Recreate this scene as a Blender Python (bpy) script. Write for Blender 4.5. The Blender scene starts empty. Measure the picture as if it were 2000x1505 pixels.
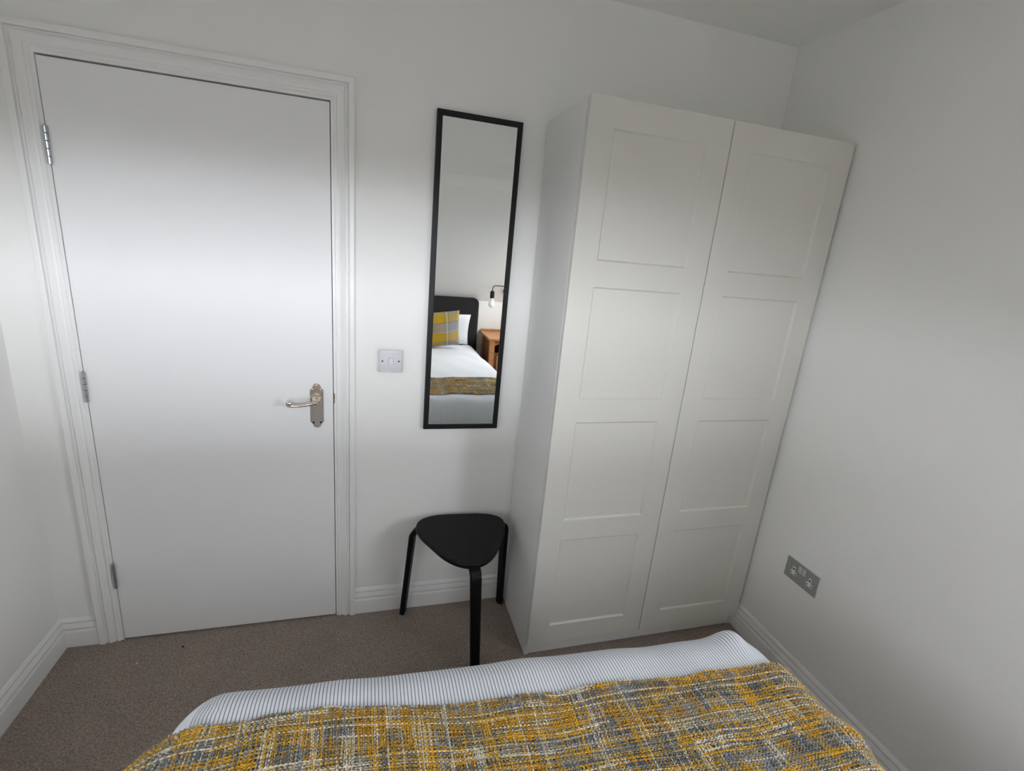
import bpy, bmesh, math, random
import numpy as np
from mathutils import Vector, Matrix

random.seed(7)
rng = np.random.default_rng(7)
scene = bpy.context.scene
COL = scene.collection
PI = math.pi

# ------------------------------------------------------------------ camera
# room frame: x to the right along the door wall, y = 0 at the door's face (the room lies at y < 0), z up from the carpet
CAM = Vector((0.8907, -1.8357, 1.5625))
YAW, PITCH, ROLL, FOCAL = -0.2956, -0.2722, -0.0906, 949.2
cam_data = bpy.data.cameras.new('camera')
cam = bpy.data.objects.new('camera', cam_data)
COL.objects.link(cam)
Rw = (Matrix.Rotation(YAW, 3, 'Z') @ Matrix.Rotation(PITCH, 3, 'X') @ Matrix.Rotation(ROLL, 3, 'Y'))
right, fwd, up = Rw.col[0], Rw.col[1], Rw.col[2]
M4 = Matrix(((right.x, up.x, -fwd.x, CAM.x), (right.y, up.y, -fwd.y, CAM.y), (right.z, up.z, -fwd.z, CAM.z), (0, 0, 0, 1)))
cam.matrix_world = M4
cam_data.sensor_fit = 'HORIZONTAL'
cam_data.sensor_width = 36.0
cam_data.lens = FOCAL / 2000 * 36.0
cam_data.clip_start = 0.02
scene.camera = cam

# ------------------------------------------------------------------ world: overcast sky above the horizon, darker ground below
world = bpy.data.worlds.new('overcast_sky')
scene.world = world
world.use_nodes = True
wn, wl = world.node_tree.nodes, world.node_tree.links
wn.clear()
w_out = wn.new('ShaderNodeOutputWorld')
w_bg = wn.new('ShaderNodeBackground')
w_tc = wn.new('ShaderNodeTexCoord')
w_sx = wn.new('ShaderNodeSeparateXYZ')
w_ramp = wn.new('ShaderNodeValToRGB')
w_map = wn.new('ShaderNodeMapRange')
w_map.inputs['From Min'].default_value = -1.0
w_map.inputs['From Max'].default_value = 1.0
wl.new(w_tc.outputs['Generated'], w_sx.inputs[0])
wl.new(w_sx.outputs['Z'], w_map.inputs['Value'])
wl.new(w_map.outputs[0], w_ramp.inputs[0])
wl.new(w_ramp.outputs[0], w_bg.inputs[0])
wl.new(w_bg.outputs[0], w_out.inputs[0])
el = w_ramp.color_ramp.elements
el[0].position = 0.0; el[0].color = (0.030, 0.029, 0.027, 1)
el[1].position = 1.0; el[1].color = (1.0, 1.02, 1.06, 1)
e = el.new(0.495); e.color = (0.035, 0.034, 0.032, 1)
e = el.new(0.515); e.color = (0.86, 0.90, 0.97, 1)
w_bg.inputs[1].default_value = 93.0

# roof window opening (used by the portal lamp here and by the structure below)
WX0, WX1, WZ0, WZ1, WY = 0.14, 1.08, 1.30, 1.86, -3.30
BLOCK_D, BLOCK_Z = 1.58, 1.89                 # depth and height of an unseen slab added to block steep sky light
GY0, GY1, GZ0, GZ1 = -2.60, -1.70, 1.00, 1.90 # unseen window added in each side wall for fill light, behind a dimming sheet
portal_data = bpy.data.lights.new('window_portal', 'AREA')
portal_data.shape = 'RECTANGLE'
portal_data.size = WX1 - WX0
portal_data.size_y = WZ1 - WZ0
portal_data.cycles.is_portal = True
portal = bpy.data.objects.new('window_portal', portal_data)
COL.objects.link(portal)
portal.location = ((WX0 + WX1) / 2, WY + 0.03, (WZ0 + WZ1) / 2)
portal.rotation_euler = (PI / 2, 0, 0)      # faces into the room (+y)
for wx_, rz_ in ((2.526, PI / 2), (-0.217, -PI / 2)):   # at the added side windows, facing into the room
    side_portal_data = bpy.data.lights.new('fill_window_portal', 'AREA')
    side_portal_data.shape = 'RECTANGLE'
    side_portal_data.size = GY1 - GY0
    side_portal_data.size_y = GZ1 - GZ0
    side_portal_data.cycles.is_portal = True
    side_portal = bpy.data.objects.new('fill_window_portal', side_portal_data)
    COL.objects.link(side_portal)
    side_portal.location = (wx_, (GY0 + GY1) / 2, (GZ0 + GZ1) / 2)
    side_portal.rotation_euler = (PI / 2, 0, rz_)

# ------------------------------------------------------------------ exposure
vs = scene.view_settings
vs.view_transform = 'Standard'
vs.look = 'None'
vs.exposure = 0.0
vs.gamma = 1.0
vs.use_curve_mapping = False
cy = scene.cycles
cy.sampling_pattern = 'TABULATED_SOBOL'
cy.max_bounces = 16
cy.diffuse_bounces = 10
cy.glossy_bounces = 6
cy.transparent_max_bounces = 12
cy.caustics_reflective = False
cy.caustics_refractive = False

# ------------------------------------------------------------------ materials
def new_mat(name):
    m = bpy.data.materials.new(name)
    m.use_nodes = True
    b = m.node_tree.nodes['Principled BSDF']
    return m, m.node_tree.nodes, m.node_tree.links, b

def coord(n, which='Object'):
    return n.new('ShaderNodeTexCoord').outputs[which]

def paint(name, col, rough=0.6, spec=0.3, bump=0.0, scale=120.0, mottle=0.0):
    m, n, l, b = new_mat(name)
    b.inputs['Base Color'].default_value = (*col, 1)
    b.inputs['Roughness'].default_value = rough
    b.inputs['Specular IOR Level'].default_value = spec
    if bump or mottle:
        c = coord(n)
        t = n.new('ShaderNodeTexNoise'); t.inputs['Scale'].default_value = scale
        t.inputs['Detail'].default_value = 4
        l.new(c, t.inputs['Vector'])
        if bump:
            bp = n.new('ShaderNodeBump'); bp.inputs['Strength'].default_value = bump
            bp.inputs['Distance'].default_value = 0.002
            l.new(t.outputs['Fac'], bp.inputs['Height']); l.new(bp.outputs[0], b.inputs['Normal'])
        if mottle:
            mx = n.new('ShaderNodeMix'); mx.data_type = 'RGBA'
            mx.inputs['A'].default_value = (*[v * (1 - mottle) for v in col], 1)
            mx.inputs['B'].default_value = (*[min(1, v * (1 + mottle)) for v in col], 1)
            l.new(t.outputs['Fac'], mx.inputs['Factor']); l.new(mx.outputs['Result'], b.inputs['Base Color'])
    return m

def metal(name, col, rough=0.2, bump=0.0, scale=60.0):
    m, n, l, b = new_mat(name)
    b.inputs['Base Color'].default_value = (*col, 1)
    b.inputs['Metallic'].default_value = 1.0
    b.inputs['Roughness'].default_value = rough
    if bump:
        c = coord(n); t = n.new('ShaderNodeTexNoise'); t.inputs['Scale'].default_value = scale
        l.new(c, t.inputs['Vector'])
        bp = n.new('ShaderNodeBump'); bp.inputs['Strength'].default_value = bump
        bp.inputs['Distance'].default_value = 0.001
        l.new(t.outputs['Fac'], bp.inputs['Height']); l.new(bp.outputs[0], b.inputs['Normal'])
    return m

M_wall = paint('wall_emulsion', (0.86, 0.858, 0.838), 0.75, 0.2, 0.05, 260)
M_ceil = paint('ceiling_emulsion', (0.86, 0.86, 0.835), 0.8, 0.15, 0.05, 260)
M_gloss = paint('white_satinwood', (0.86, 0.86, 0.85), 0.38, 0.4, 0.03, 90)
M_door = paint('white_door_paint', (0.86, 0.86, 0.865), 0.6, 0.3, 0.0)
M_robe = paint('off_white_foil', (0.68, 0.668, 0.622), 0.42, 0.4, 0.02, 200)
M_robe_side = paint('off_white_melamine', (0.75, 0.75, 0.73), 0.36, 0.4, 0.02, 300)
M_black = paint('black_stain', (0.005, 0.005, 0.0058), 0.5, 0.2, 0.10, 300)
M_frame = paint('black_frame_paint', (0.006, 0.006, 0.0065), 0.42, 0.3, 0.05, 300)
M_dark = paint('painted_gap_shade', (0.02, 0.018, 0.016), 0.9, 0.1)  # dark colour painting the shade in the gaps round the door
M_chrome = metal('polished_chrome', (0.93, 0.94, 0.985), 0.22, 0.25, 40)
M_screw = paint('dark_screw', (0.06, 0.06, 0.07), 0.4, 0.5)
M_nickel = metal('polished_nickel', (0.78, 0.70, 0.62), 0.16, 0.5, 160)
M_hinge = metal('zinc_hinge', (0.50, 0.54, 0.57), 0.28)
M_steel = paint('satin_grey_steel', (0.30, 0.305, 0.285), 0.35, 0.6)
M_rim_glint = paint('painted_rim_glint', (0.62, 0.62, 0.62), 0.3, 0.6)
M_plastic = paint('white_plastic', (0.78, 0.78, 0.77), 0.35, 0.5)
M_greyplastic = paint('grey_plastic', (0.55, 0.55, 0.53), 0.4, 0.4)
M_hole = paint('socket_hole', (0.01, 0.01, 0.01), 0.8, 0.1)
M_charcoal = paint('charcoal_upholstery', (0.030, 0.028, 0.027), 0.9, 0.1, 0.6, 700, 0.25)
M_white_cloth = paint('white_cotton', (0.80, 0.81, 0.84), 0.9, 0.1, 0.15, 30)
M_mattress = paint('mattress_ticking', (0.76, 0.76, 0.75), 0.9, 0.1, 0.2, 200)
M_bulb = paint('frosted_bulb', (0.85, 0.84, 0.80), 0.25, 0.5)
M_lint_w = paint('white_lint', (0.75, 0.73, 0.70), 0.9, 0.1)
M_lint_d = paint('dark_crumb', (0.03, 0.015, 0.01), 0.8, 0.1)

# mirror glass
M_mirror, n, l, b = new_mat('silvered_glass')
b.inputs['Base Color'].default_value = (0.86, 0.885, 0.87, 1)
b.inputs['Metallic'].default_value = 1.0
b.inputs['Roughness'].default_value = 0.0

# window pane: clear glass that lets daylight straight through
M_pane, n, l, b = new_mat('window_glass')
n.remove(b)
tr = n.new('ShaderNodeBsdfTransparent'); gl = n.new('ShaderNodeBsdfGlossy'); mx = n.new('ShaderNodeMixShader')
gl.inputs['Roughness'].default_value = 0.0
mx.inputs[0].default_value = 0.06
l.new(tr.outputs[0], mx.inputs[1]); l.new(gl.outputs[0], mx.inputs[2])
l.new(mx.outputs[0], n['Material Output'].inputs['Surface'])

# dimming sheets over the added side windows, set to how much daylight each passes
def sheer(name, t):
    m, n, l, b = new_mat(name)
    n.remove(b)
    tr = n.new('ShaderNodeBsdfTransparent'); df = n.new('ShaderNodeBsdfDiffuse'); mx = n.new('ShaderNodeMixShader')
    df.inputs['Color'].default_value = (0.75, 0.74, 0.72, 1)
    mx.inputs[0].default_value = 1 - t
    l.new(tr.outputs[0], mx.inputs[1]); l.new(df.outputs[0], mx.inputs[2])
    l.new(mx.outputs[0], n['Material Output'].inputs['Surface'])
    return m
M_sheer_left = sheer('dimming_sheet_left', 0.07)
M_sheer_right = sheer('dimming_sheet_right', 0.145)

# carpet: short twist pile
M_carpet, n, l, b = new_mat('brown_twist_carpet')
b.inputs['Roughness'].default_value = 0.95
b.inputs['Specular IOR Level'].default_value = 0.05
c = coord(n)
t1 = n.new('ShaderNodeTexNoise'); t1.inputs['Scale'].default_value = 175; t1.inputs['Detail'].default_value = 3; t1.inputs['Roughness'].default_value = 0.6
t1.inputs['Distortion'].default_value = 0.8
t2 = n.new('ShaderNodeTexNoise'); t2.inputs['Scale'].default_value = 5.0; t2.inputs['Detail'].default_value = 3
t3 = n.new('ShaderNodeTexVoronoi'); t3.inputs['Scale'].default_value = 190
for t in (t1, t2, t3): l.new(c, t.inputs['Vector'])
r1 = n.new('ShaderNodeValToRGB')
r1.color_ramp.elements[0].position = 0.33; r1.color_ramp.elements[0].color = (0.205, 0.163, 0.137, 1)
r1.color_ramp.elements[1].position = 0.66; r1.color_ramp.elements[1].color = (0.435, 0.365, 0.318, 1)
l.new(t1.outputs['Fac'], r1.inputs[0])
mx = n.new('ShaderNodeMix'); mx.data_type = 'RGBA'; mx.blend_type = 'MULTIPLY'; mx.inputs['Factor'].default_value = 0.35
r2 = n.new('ShaderNodeValToRGB')
r2.color_ramp.elements[0].position = 0.35; r2.color_ramp.elements[0].color = (0.75, 0.74, 0.75, 1)
r2.color_ramp.elements[1].position = 0.65; r2.color_ramp.elements[1].color = (1, 1, 0.98, 1)
l.new(t2.outputs['Fac'], r2.inputs[0])
l.new(r1.outputs[0], mx.inputs['A']); l.new(r2.outputs[0], mx.inputs['B'])
l.new(mx.outputs['Result'], b.inputs['Base Color'])
ad = n.new('ShaderNodeMath'); ad.operation = 'SUBTRACT'
l.new(t1.outputs['Fac'], ad.inputs[0]); l.new(t3.outputs['Distance'], ad.inputs[1])
bp = n.new('ShaderNodeBump'); bp.inputs['Strength'].default_value = 0.8; bp.inputs['Distance'].default_value = 0.004
l.new(ad.outputs[0], bp.inputs['Height']); l.new(bp.outputs[0], b.inputs['Normal'])

# striped cotton for the foot of the duvet (stripes woven along the cloth, read from its UVs in metres)
STRIPE = 0.0074
M_stripe, n, l, b = new_mat('blue_grey_ticking_stripe')
b.inputs['Roughness'].default_value = 0.9
b.inputs['Specular IOR Level'].default_value = 0.1
uv = n.new('ShaderNodeUVMap'); uv.uv_map = 'cloth'
sx = n.new('ShaderNodeSeparateXYZ'); l.new(uv.outputs[0], sx.inputs[0])
dv = n.new('ShaderNodeMath'); dv.operation = 'DIVIDE'; dv.inputs[1].default_value = STRIPE; l.new(sx.outputs['X'], dv.inputs[0])
fr = n.new('ShaderNodeMath'); fr.operation = 'FRACT'; l.new(dv.outputs[0], fr.inputs[0])
rs = n.new('ShaderNodeValToRGB')
W_, S_ = (0.84, 0.87, 0.93, 1), (0.24, 0.26, 0.31, 1)
rs.color_ramp.elements[0].position = 0.0; rs.color_ramp.elements[0].color = W_
rs.color_ramp.elements[1].position = 1.0; rs.color_ramp.elements[1].color = W_
for p_, c_ in ((0.60, W_), (0.70, S_), (0.86, S_), (0.96, W_)):
    e = rs.color_ramp.elements.new(p_); e.color = c_
l.new(fr.outputs[0], rs.inputs[0])
hem = n.new('ShaderNodeMath'); hem.operation = 'GREATER_THAN'; hem.inputs[1].default_value = 0.355
l.new(sx.outputs['X'], hem.inputs[0])
hm = n.new('ShaderNodeMix'); hm.data_type = 'RGBA'; hm.inputs['A'].default_value = W_
l.new(hem.outputs[0], hm.inputs['Factor']); l.new(rs.outputs[0], hm.inputs['B']); l.new(hm.outputs['Result'], b.inputs['Base Color'])
tn = n.new('ShaderNodeTexNoise'); tn.inputs['Scale'].default_value = 26; l.new(coord(n), tn.inputs['Vector'])
bp = n.new('ShaderNodeBump'); bp.inputs['Strength'].default_value = 0.15; bp.inputs['Distance'].default_value = 0.004
l.new(tn.outputs['Fac'], bp.inputs['Height']); l.new(bp.outputs[0], b.inputs['Normal'])

# dyed yarn of the throw (colour of each stretch of yarn is stored on the yarn)
M_yarn, n, l, b = new_mat('space_dyed_yarn')
b.inputs['Roughness'].default_value = 0.95
b.inputs['Specular IOR Level'].default_value = 0.05
at = n.new('ShaderNodeAttribute'); at.attribute_name = 'dye'
l.new(at.outputs['Color'], b.inputs['Base Color'])

# pine
def pine(name, c0, c1):
    m, n, l, b = new_mat(name)
    b.inputs['Roughness'].default_value = 0.4
    mp = n.new('ShaderNodeMapping'); mp.inputs['Scale'].default_value = (3, 30, 30)
    l.new(coord(n), mp.inputs['Vector'])
    t = n.new('ShaderNodeTexNoise'); t.inputs['Scale'].default_value = 2.5; t.inputs['Detail'].default_value = 5
    l.new(mp.outputs[0], t.inputs['Vector'])
    r = n.new('ShaderNodeValToRGB')
    r.color_ramp.elements[0].position = 0.35; r.color_ramp.elements[0].color = (*c0, 1)
    r.color_ramp.elements[1].position = 0.65; r.color_ramp.elements[1].color = (*c1, 1)
    l.new(t.outputs['Fac'], r.inputs[0]); l.new(r.outputs[0], b.inputs['Base Color'])
    return m
M_pine = pine('honey_pine', (0.42, 0.17, 0.055), (0.58, 0.28, 0.11))
M_pine_dark = pine('red_pine_side', (0.16, 0.050, 0.025), (0.24, 0.085, 0.04))

# plaid cushion cover (woven check, bands read from UVs 0..1)
M_plaid, n, l, b = new_mat('yellow_grey_plaid')
b.inputs['Roughness'].default_value = 0.95
b.inputs['Specular IOR Level'].default_value = 0.05
uv = n.new('ShaderNodeUVMap'); uv.uv_map = 'cover'
sx = n.new('ShaderNodeSeparateXYZ'); l.new(uv.outputs[0], sx.inputs[0])
def band(src, stops):
    r = n.new('ShaderNodeValToRGB'); r.color_ramp.interpolation = 'CONSTANT'
    r.color_ramp.elements[0].position = 0.0; r.color_ramp.elements[0].color = (*stops[0][1], 1)
    r.color_ramp.elements.remove(r.color_ramp.elements[1])
    for p_, c_ in stops[1:]:
        e = r.color_ramp.elements.new(p_); e.color = (*c_, 1)
    l.new(src, r.inputs[0]); return r.outputs[0]
YL, GR, DK, CR, OC = (0.46, 0.29, 0.03), (0.27, 0.27, 0.29), (0.10, 0.10, 0.09), (0.55, 0.50, 0.36), (0.28, 0.22, 0.08)
hz = band(sx.outputs['Y'], [(0.0, GR), (0.10, OC), (0.16, GR), (0.20, DK), (0.215, YL), (0.48, GR), (0.50, CR), (0.51, GR), (0.75, DK), (0.765, YL), (0.97, GR)])
vt = band(sx.outputs['X'], [(0.0, GR), (0.06, OC), (0.10, YL), (0.24, CR), (0.28, GR), (0.40, YL), (0.66, OC), (0.70, CR), (0.75, DK), (0.765, GR), (0.90, OC), (0.95, GR)])
mx = n.new('ShaderNodeMix'); mx.data_type = 'RGBA'; mx.inputs['Factor'].default_value = 0.38
l.new(hz, mx.inputs['A']); l.new(vt, mx.inputs['B']); l.new(mx.outputs['Result'], b.inputs['Base Color'])

# ------------------------------------------------------------------ builders
def link(o, parent=None):
    COL.objects.link(o)
    if parent is not None: o.parent = parent
    return o

def mesh_obj(name, verts, faces, mat, parent=None, smooth=False):
    me = bpy.data.meshes.new(name)
    me.from_pydata([tuple(v) for v in verts], [], [tuple(f) for f in faces])
    me.validate(); me.update()
    if mat: me.materials.append(mat)
    if smooth: me.polygons.foreach_set('use_smooth', [True] * len(me.polygons))
    return link(bpy.data.objects.new(name, me), parent)

def bm_obj(name, bm, mat, parent=None, smooth=False, recalc=True):
    if recalc: bmesh.ops.recalc_face_normals(bm, faces=bm.faces)
    me = bpy.data.meshes.new(name)
    bm.to_mesh(me); bm.free()
    for m in (mat if isinstance(mat, (list, tuple)) else [mat]): me.materials.append(m)
    if smooth: me.polygons.foreach_set('use_smooth', [True] * len(me.polygons))
    return link(bpy.data.objects.new(name, me), parent)

def add_box(bm, a, b, bevel=0.0, seg=2):
    x0, x1 = sorted((a[0], b[0])); y0, y1 = sorted((a[1], b[1])); z0, z1 = sorted((a[2], b[2]))
    vs_ = [bm.verts.new(p) for p in ((x0, y0, z0), (x1, y0, z0), (x1, y1, z0), (x0, y1, z0), (x0, y0, z1), (x1, y0, z1), (x1, y1, z1), (x0, y1, z1))]
    fs = [bm.faces.new([vs_[i] for i in f]) for f in ((3, 2, 1, 0), (4, 5, 6, 7), (0, 1, 5, 4), (1, 2, 6, 5), (2, 3, 7, 6), (3, 0, 4, 7))]
    if bevel:
        es = {e for f in fs for e in f.edges}
        bmesh.ops.bevel(bm, geom=list(es), offset=bevel, segments=seg, profile=0.5, affect='EDGES')

def box(name, a, b, mat, parent=None, bevel=0.0, seg=2):
    bm = bmesh.new(); add_box(bm, a, b, bevel, seg)
    return bm_obj(name, bm, mat, parent)

def add_prism(bm, outline, axis, h0, h1):
    """outline: 2-D points in the two remaining axes (cyclic order y,z / x,z / x,y)"""
    def P(p, h):
        return {'x': (h, p[0], p[1]), 'y': (p[0], h, p[1]), 'z': (p[0], p[1], h)}[axis]
    A = [bm.verts.new(P(p, h0)) for p in outline]
    B = [bm.verts.new(P(p, h1)) for p in outline]
    k = len(outline)
    bm.faces.new(A); bm.faces.new(B[::-1])
    for i in range(k): bm.faces.new((A[i], B[i], B[(i + 1) % k], A[(i + 1) % k]))

def prism(name, outline, axis, h0, h1, mat, parent=None, smooth=False):
    bm = bmesh.new(); add_prism(bm, outline, axis, h0, h1)
    return bm_obj(name, bm, mat, parent, smooth)

def add_tube(bm, pts, radii, seg=14, closed_ends=True):
    pts = [Vector(p) for p in pts]
    if not isinstance(radii, (list, tuple)): radii = [radii] * len(pts)
    t0 = (pts[1] - pts[0]).normalized()
    nrm = t0.orthogonal().normalized()
    rings = []
    for i, p in enumerate(pts):
        t = (pts[min(i + 1, len(pts) - 1)] - pts[max(i - 1, 0)]).normalized()
        nrm = (nrm - t * nrm.dot(t)).normalized(); bn = t.cross(nrm)
        rings.append([bm.verts.new(p + (nrm * math.cos(2 * PI * k / seg) + bn * math.sin(2 * PI * k / seg)) * radii[i]) for k in range(seg)])
    for a, b_ in zip(rings, rings[1:]):
        for k in range(seg): bm.faces.new((a[k], a[(k + 1) % seg], b_[(k + 1) % seg], b_[k]))
    if closed_ends:
        bm.faces.new(rings[0][::-1]); bm.faces.new(rings[-1])

def tube(name, pts, radii, mat, parent=None, seg=14):
    bm = bmesh.new(); add_tube(bm, pts, radii, seg)
    o = bm_obj(name, bm, mat, parent, True)
    return o

def add_lathe(bm, prof, centre, axis, seg=20):
    """prof: (r, h) pairs; axis a unit vector, from centre"""
    ax = Vector(axis).normalized(); u = ax.orthogonal().normalized(); v = ax.cross(u); c = Vector(centre)
    rings = []
    for r, h in prof:
        if r < 1e-6: rings.append([bm.verts.new(c + ax * h)])
        else: rings.append([bm.verts.new(c + ax * h + (u * math.cos(2 * PI * k / seg) + v * math.sin(2 * PI * k / seg)) * r) for k in range(seg)])
    for a, b_ in zip(rings, rings[1:]):
        for k in range(seg):
            k2 = (k + 1) % seg
            f = ([a[0]] if len(a) == 1 else [a[k], a[k2]]) + ([b_[0]] if len(b_) == 1 else [b_[k2], b_[k]])
            if len(f) > 2: bm.faces.new(f)
    if len(rings[0]) > 1: bm.faces.new(rings[0][::-1])
    if len(rings[-1]) > 1: bm.faces.new(rings[-1])

def lathe(name, prof, centre, axis, mat, parent=None, seg=20, smooth=True):
    bm = bmesh.new(); add_lathe(bm, prof, centre, axis, seg)
    return bm_obj(name, bm, mat, parent, smooth)

def extrude_path(name, prof, path, mat, parent=None):
    """sweep a profile (offset across, offset out) along mitred straight runs: path = list of ((point), (across dir), (out dir)) stations"""
    vs_, fs = [], []
    k = len(prof)
    for p, ac, ou in path:
        for a, o in prof: vs_.append(Vector(p) + Vector(ac) * a + Vector(ou) * o)
    for i in range(len(path) - 1):
        for j in range(k - 1):
            fs.append((i * k + j, i * k + j + 1, (i + 1) * k + j + 1, (i + 1) * k + j))
    fs.append(tuple(range(k))); fs.append(tuple(range((len(path) - 1) * k, len(path) * k))[::-1])
    bm = bmesh.new()
    bv = [bm.verts.new(v) for v in vs_]
    for f in fs: bm.faces.new([bv[i] for i in f])
    return bm_obj(name, bm, mat, parent)

def empty(name, loc, label=None, cat=None, kind=None):
    o = bpy.data.objects.new(name, None)
    o.location = loc
    o.empty_display_size = 0.05
    COL.objects.link(o)
    if label: o['label'] = label
    if cat: o['category'] = cat
    if kind: o['kind'] = kind
    return o

def tag(o, label=None, cat=None, kind=None):
    if label: o['label'] = label
    if cat: o['category'] = cat
    if kind: o['kind'] = kind
    return o

def adopt(root):
    """children were built in world coordinates: keep them where they are under a moved root"""
    bpy.context.view_layer.update()
    inv = root.matrix_world.inverted()
    for ch in root.children: ch.matrix_parent_inverse = inv

# ------------------------------------------------------------------ structure
XL, XR, YB, ZC, YR = -0.197, 2.506, 0.010, 2.425, -2.98     # left, right, door wall, ceiling, rear knee wall
KZ = 1.04                                                    # height of the rear knee wall, where the slope starts
SL = 1.0                                                     # slope of the roof (45 degrees)
def slope_y(z): return YR + (z - KZ) / SL
YT = slope_y(ZC)
T = 0.12

tag(box('floor', (XL - T, YR - T, -0.1), (XR + T, YB + T + 0.9, 0), M_carpet), kind='structure', label='brown twist pile carpet')
bm = bmesh.new()                                             # wall with the doorway
DX0, DX1, DZ = -0.007, 0.766, 1.971
add_box(bm, (XL - T, YB, 0), (DX0 - 0.02, YB + T, ZC)); add_box(bm, (DX1 + 0.02, YB, 0), (XR + T, YB + T, ZC)); add_box(bm, (DX0 - 0.02, YB, DZ + 0.02), (DX1 + 0.02, YB + T, ZC))
tag(bm_obj('wall_back', bm, M_wall), kind='structure', label='white wall with the door and mirror')
bm = bmesh.new()                                             # left wall with the opening for its added window
for a_, b_ in (((XL - T, YR - T, 0), (XL, GY0, ZC)), ((XL - T, GY1, 0), (XL, YB, ZC)), ((XL - T, GY0, 0), (XL, GY1, GZ0)), ((XL - T, GY0, GZ1), (XL, GY1, ZC))): add_box(bm, a_, b_)
tag(bm_obj('wall_left', bm, M_wall), kind='structure', label='white wall left of the door')
bm = bmesh.new()                                             # right wall with the opening for its added window
for a_, b_ in (((XR, YR - T, 0), (XR + T, GY0, ZC)), ((XR, GY1, 0), (XR + T, YB, ZC)), ((XR, GY0, 0), (XR + T, GY1, GZ0)), ((XR, GY0, GZ1), (XR + T, GY1, ZC))): add_box(bm, a_, b_)
tag(bm_obj('wall_right', bm, M_wall), kind='structure', label='white wall right of the wardrobe')
tag(box('wall_rear', (XL, YR - T, 0), (XR, YR, KZ), M_wall), kind='structure')
tag(box('doorway_blackout', (DX0 - 0.3, YB + T, -0.02), (DX1 + 0.3, YB + T + 0.06, ZC), M_dark), kind='structure')   # dark sheet added behind the closed door to keep light out of the gap
tag(box('ceiling', (XL - T, YT - 0.15, ZC), (XR + T, YB + T, ZC + T), M_ceil), kind='structure', label='flat white ceiling')

# sloping ceiling behind the camera with a window recess cut through it
bm = bmesh.new()
def slab(x0, x1, z0, z1):
    o = 0.10
    add_prism(bm, [(slope_y(z0), z0), (slope_y(z1), z1), (slope_y(z1) - o, z1 + o), (slope_y(z0) - o, z0 + o)], 'x', x0, x1)
slab(XL, WX0, KZ, ZC); slab(WX1, XR, KZ, ZC); slab(WX0, WX1, KZ, WZ0); slab(WX0, WX1, WZ1, ZC)
tag(bm_obj('wall_slope', bm, M_wall), kind='structure')
bm = bmesh.new()                                             # recess: cheeks, sill and soffit round the window
for xa, xb in ((WX0 - 0.03, WX0 - 0.001), (WX1 + 0.001, WX1 + 0.03)):
    add_prism(bm, [(slope_y(WZ0), WZ0), (slope_y(WZ1), WZ1), (WY - 0.03, WZ1), (WY - 0.03, WZ0)], 'x', xa, xb)
add_box(bm, (WX0 - 0.03, WY - 0.03, WZ0 - 0.03), (WX1 + 0.03, slope_y(WZ0), WZ0))
add_box(bm, (WX0 - 0.03, WY - 0.03, WZ1), (WX1 + 0.03, slope_y(WZ1), WZ1 + 0.03))
tag(bm_obj('trim_1', bm, M_gloss), kind='structure')
wn_ = empty('window_1', ((WX0 + WX1) / 2, WY, WZ0), kind='structure')
FW = 0.035
bm = bmesh.new()
add_box(bm, (WX0, WY - 0.02, WZ0), (WX0 + FW, WY + 0.02, WZ1)); add_box(bm, (WX1 - FW, WY - 0.02, WZ0), (WX1, WY + 0.02, WZ1))
add_box(bm, (WX0 + FW, WY - 0.02, WZ0), (WX1 - FW, WY + 0.02, WZ0 + FW)); add_box(bm, (WX0 + FW, WY - 0.02, WZ1 - FW), (WX1 - FW, WY + 0.02, WZ1))
bm_obj('window_frame', bm, M_gloss, wn_)
box('window_pane', (WX0 + FW, WY - 0.003, WZ0 + FW), (WX1 - FW, WY + 0.003, WZ1 - FW), M_pane, wn_)
adopt(wn_)
# unseen slab added outside to trim the light falling low on the door wall
blocker = box('sky_blocker', (WX0 - 1.2, WY - BLOCK_D, BLOCK_Z), (WX1 + 1.2, WY - 0.03, BLOCK_Z + 0.12), M_gloss)
tag(blocker, kind='structure')
# unseen side windows added for fill light, each dimmed by a sheet
for nm, xw, sg, mat_ in (('fill_window_right', XR, 1, M_sheer_right), ('fill_window_left', XL, -1, M_sheer_left)):
    w2 = empty(nm, (xw + sg * 0.06, (GY0 + GY1) / 2, GZ0), kind='structure')
    for y0, y1, z0, z1 in ((GY0, GY0 + 0.03, GZ0, GZ1), (GY1 - 0.03, GY1, GZ0, GZ1), (GY0 + 0.03, GY1 - 0.03, GZ0, GZ0 + 0.03), (GY0 + 0.03, GY1 - 0.03, GZ1 - 0.03, GZ1)):
        box('window_frame', (xw + sg * 0.05, y0, z0), (xw + sg * 0.10, y1, z1), M_gloss, w2)
    box('window_pane', (xw + sg * 0.080, GY0 + 0.03, GZ0 + 0.03), (xw + sg * 0.086, GY1 - 0.03, GZ1 - 0.03), M_pane, w2)
    mesh_obj('dimming_sheet', [(xw + sg * 0.06, GY0 + 0.005, GZ0 + 0.005), (xw + sg * 0.06, GY1 - 0.005, GZ0 + 0.005), (xw + sg * 0.06, GY1 - 0.005, GZ1 - 0.005), (xw + sg * 0.06, GY0 + 0.005, GZ1 - 0.005)], [(0, 1, 2, 3)], mat_, w2)
    adopt(w2)
# boxed purlin across the slope
bm = bmesh.new()
zb0, zb1 = 1.985, 2.15
yb0, yb1 = slope_y(zb0), slope_y(zb1)
add_prism(bm, [(yb0, zb0), (-1.944, 2.050), (yb1, zb1)], 'x', XL, XR)
tag(bm_obj('trim_2', bm, M_wall), kind='structure')

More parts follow.
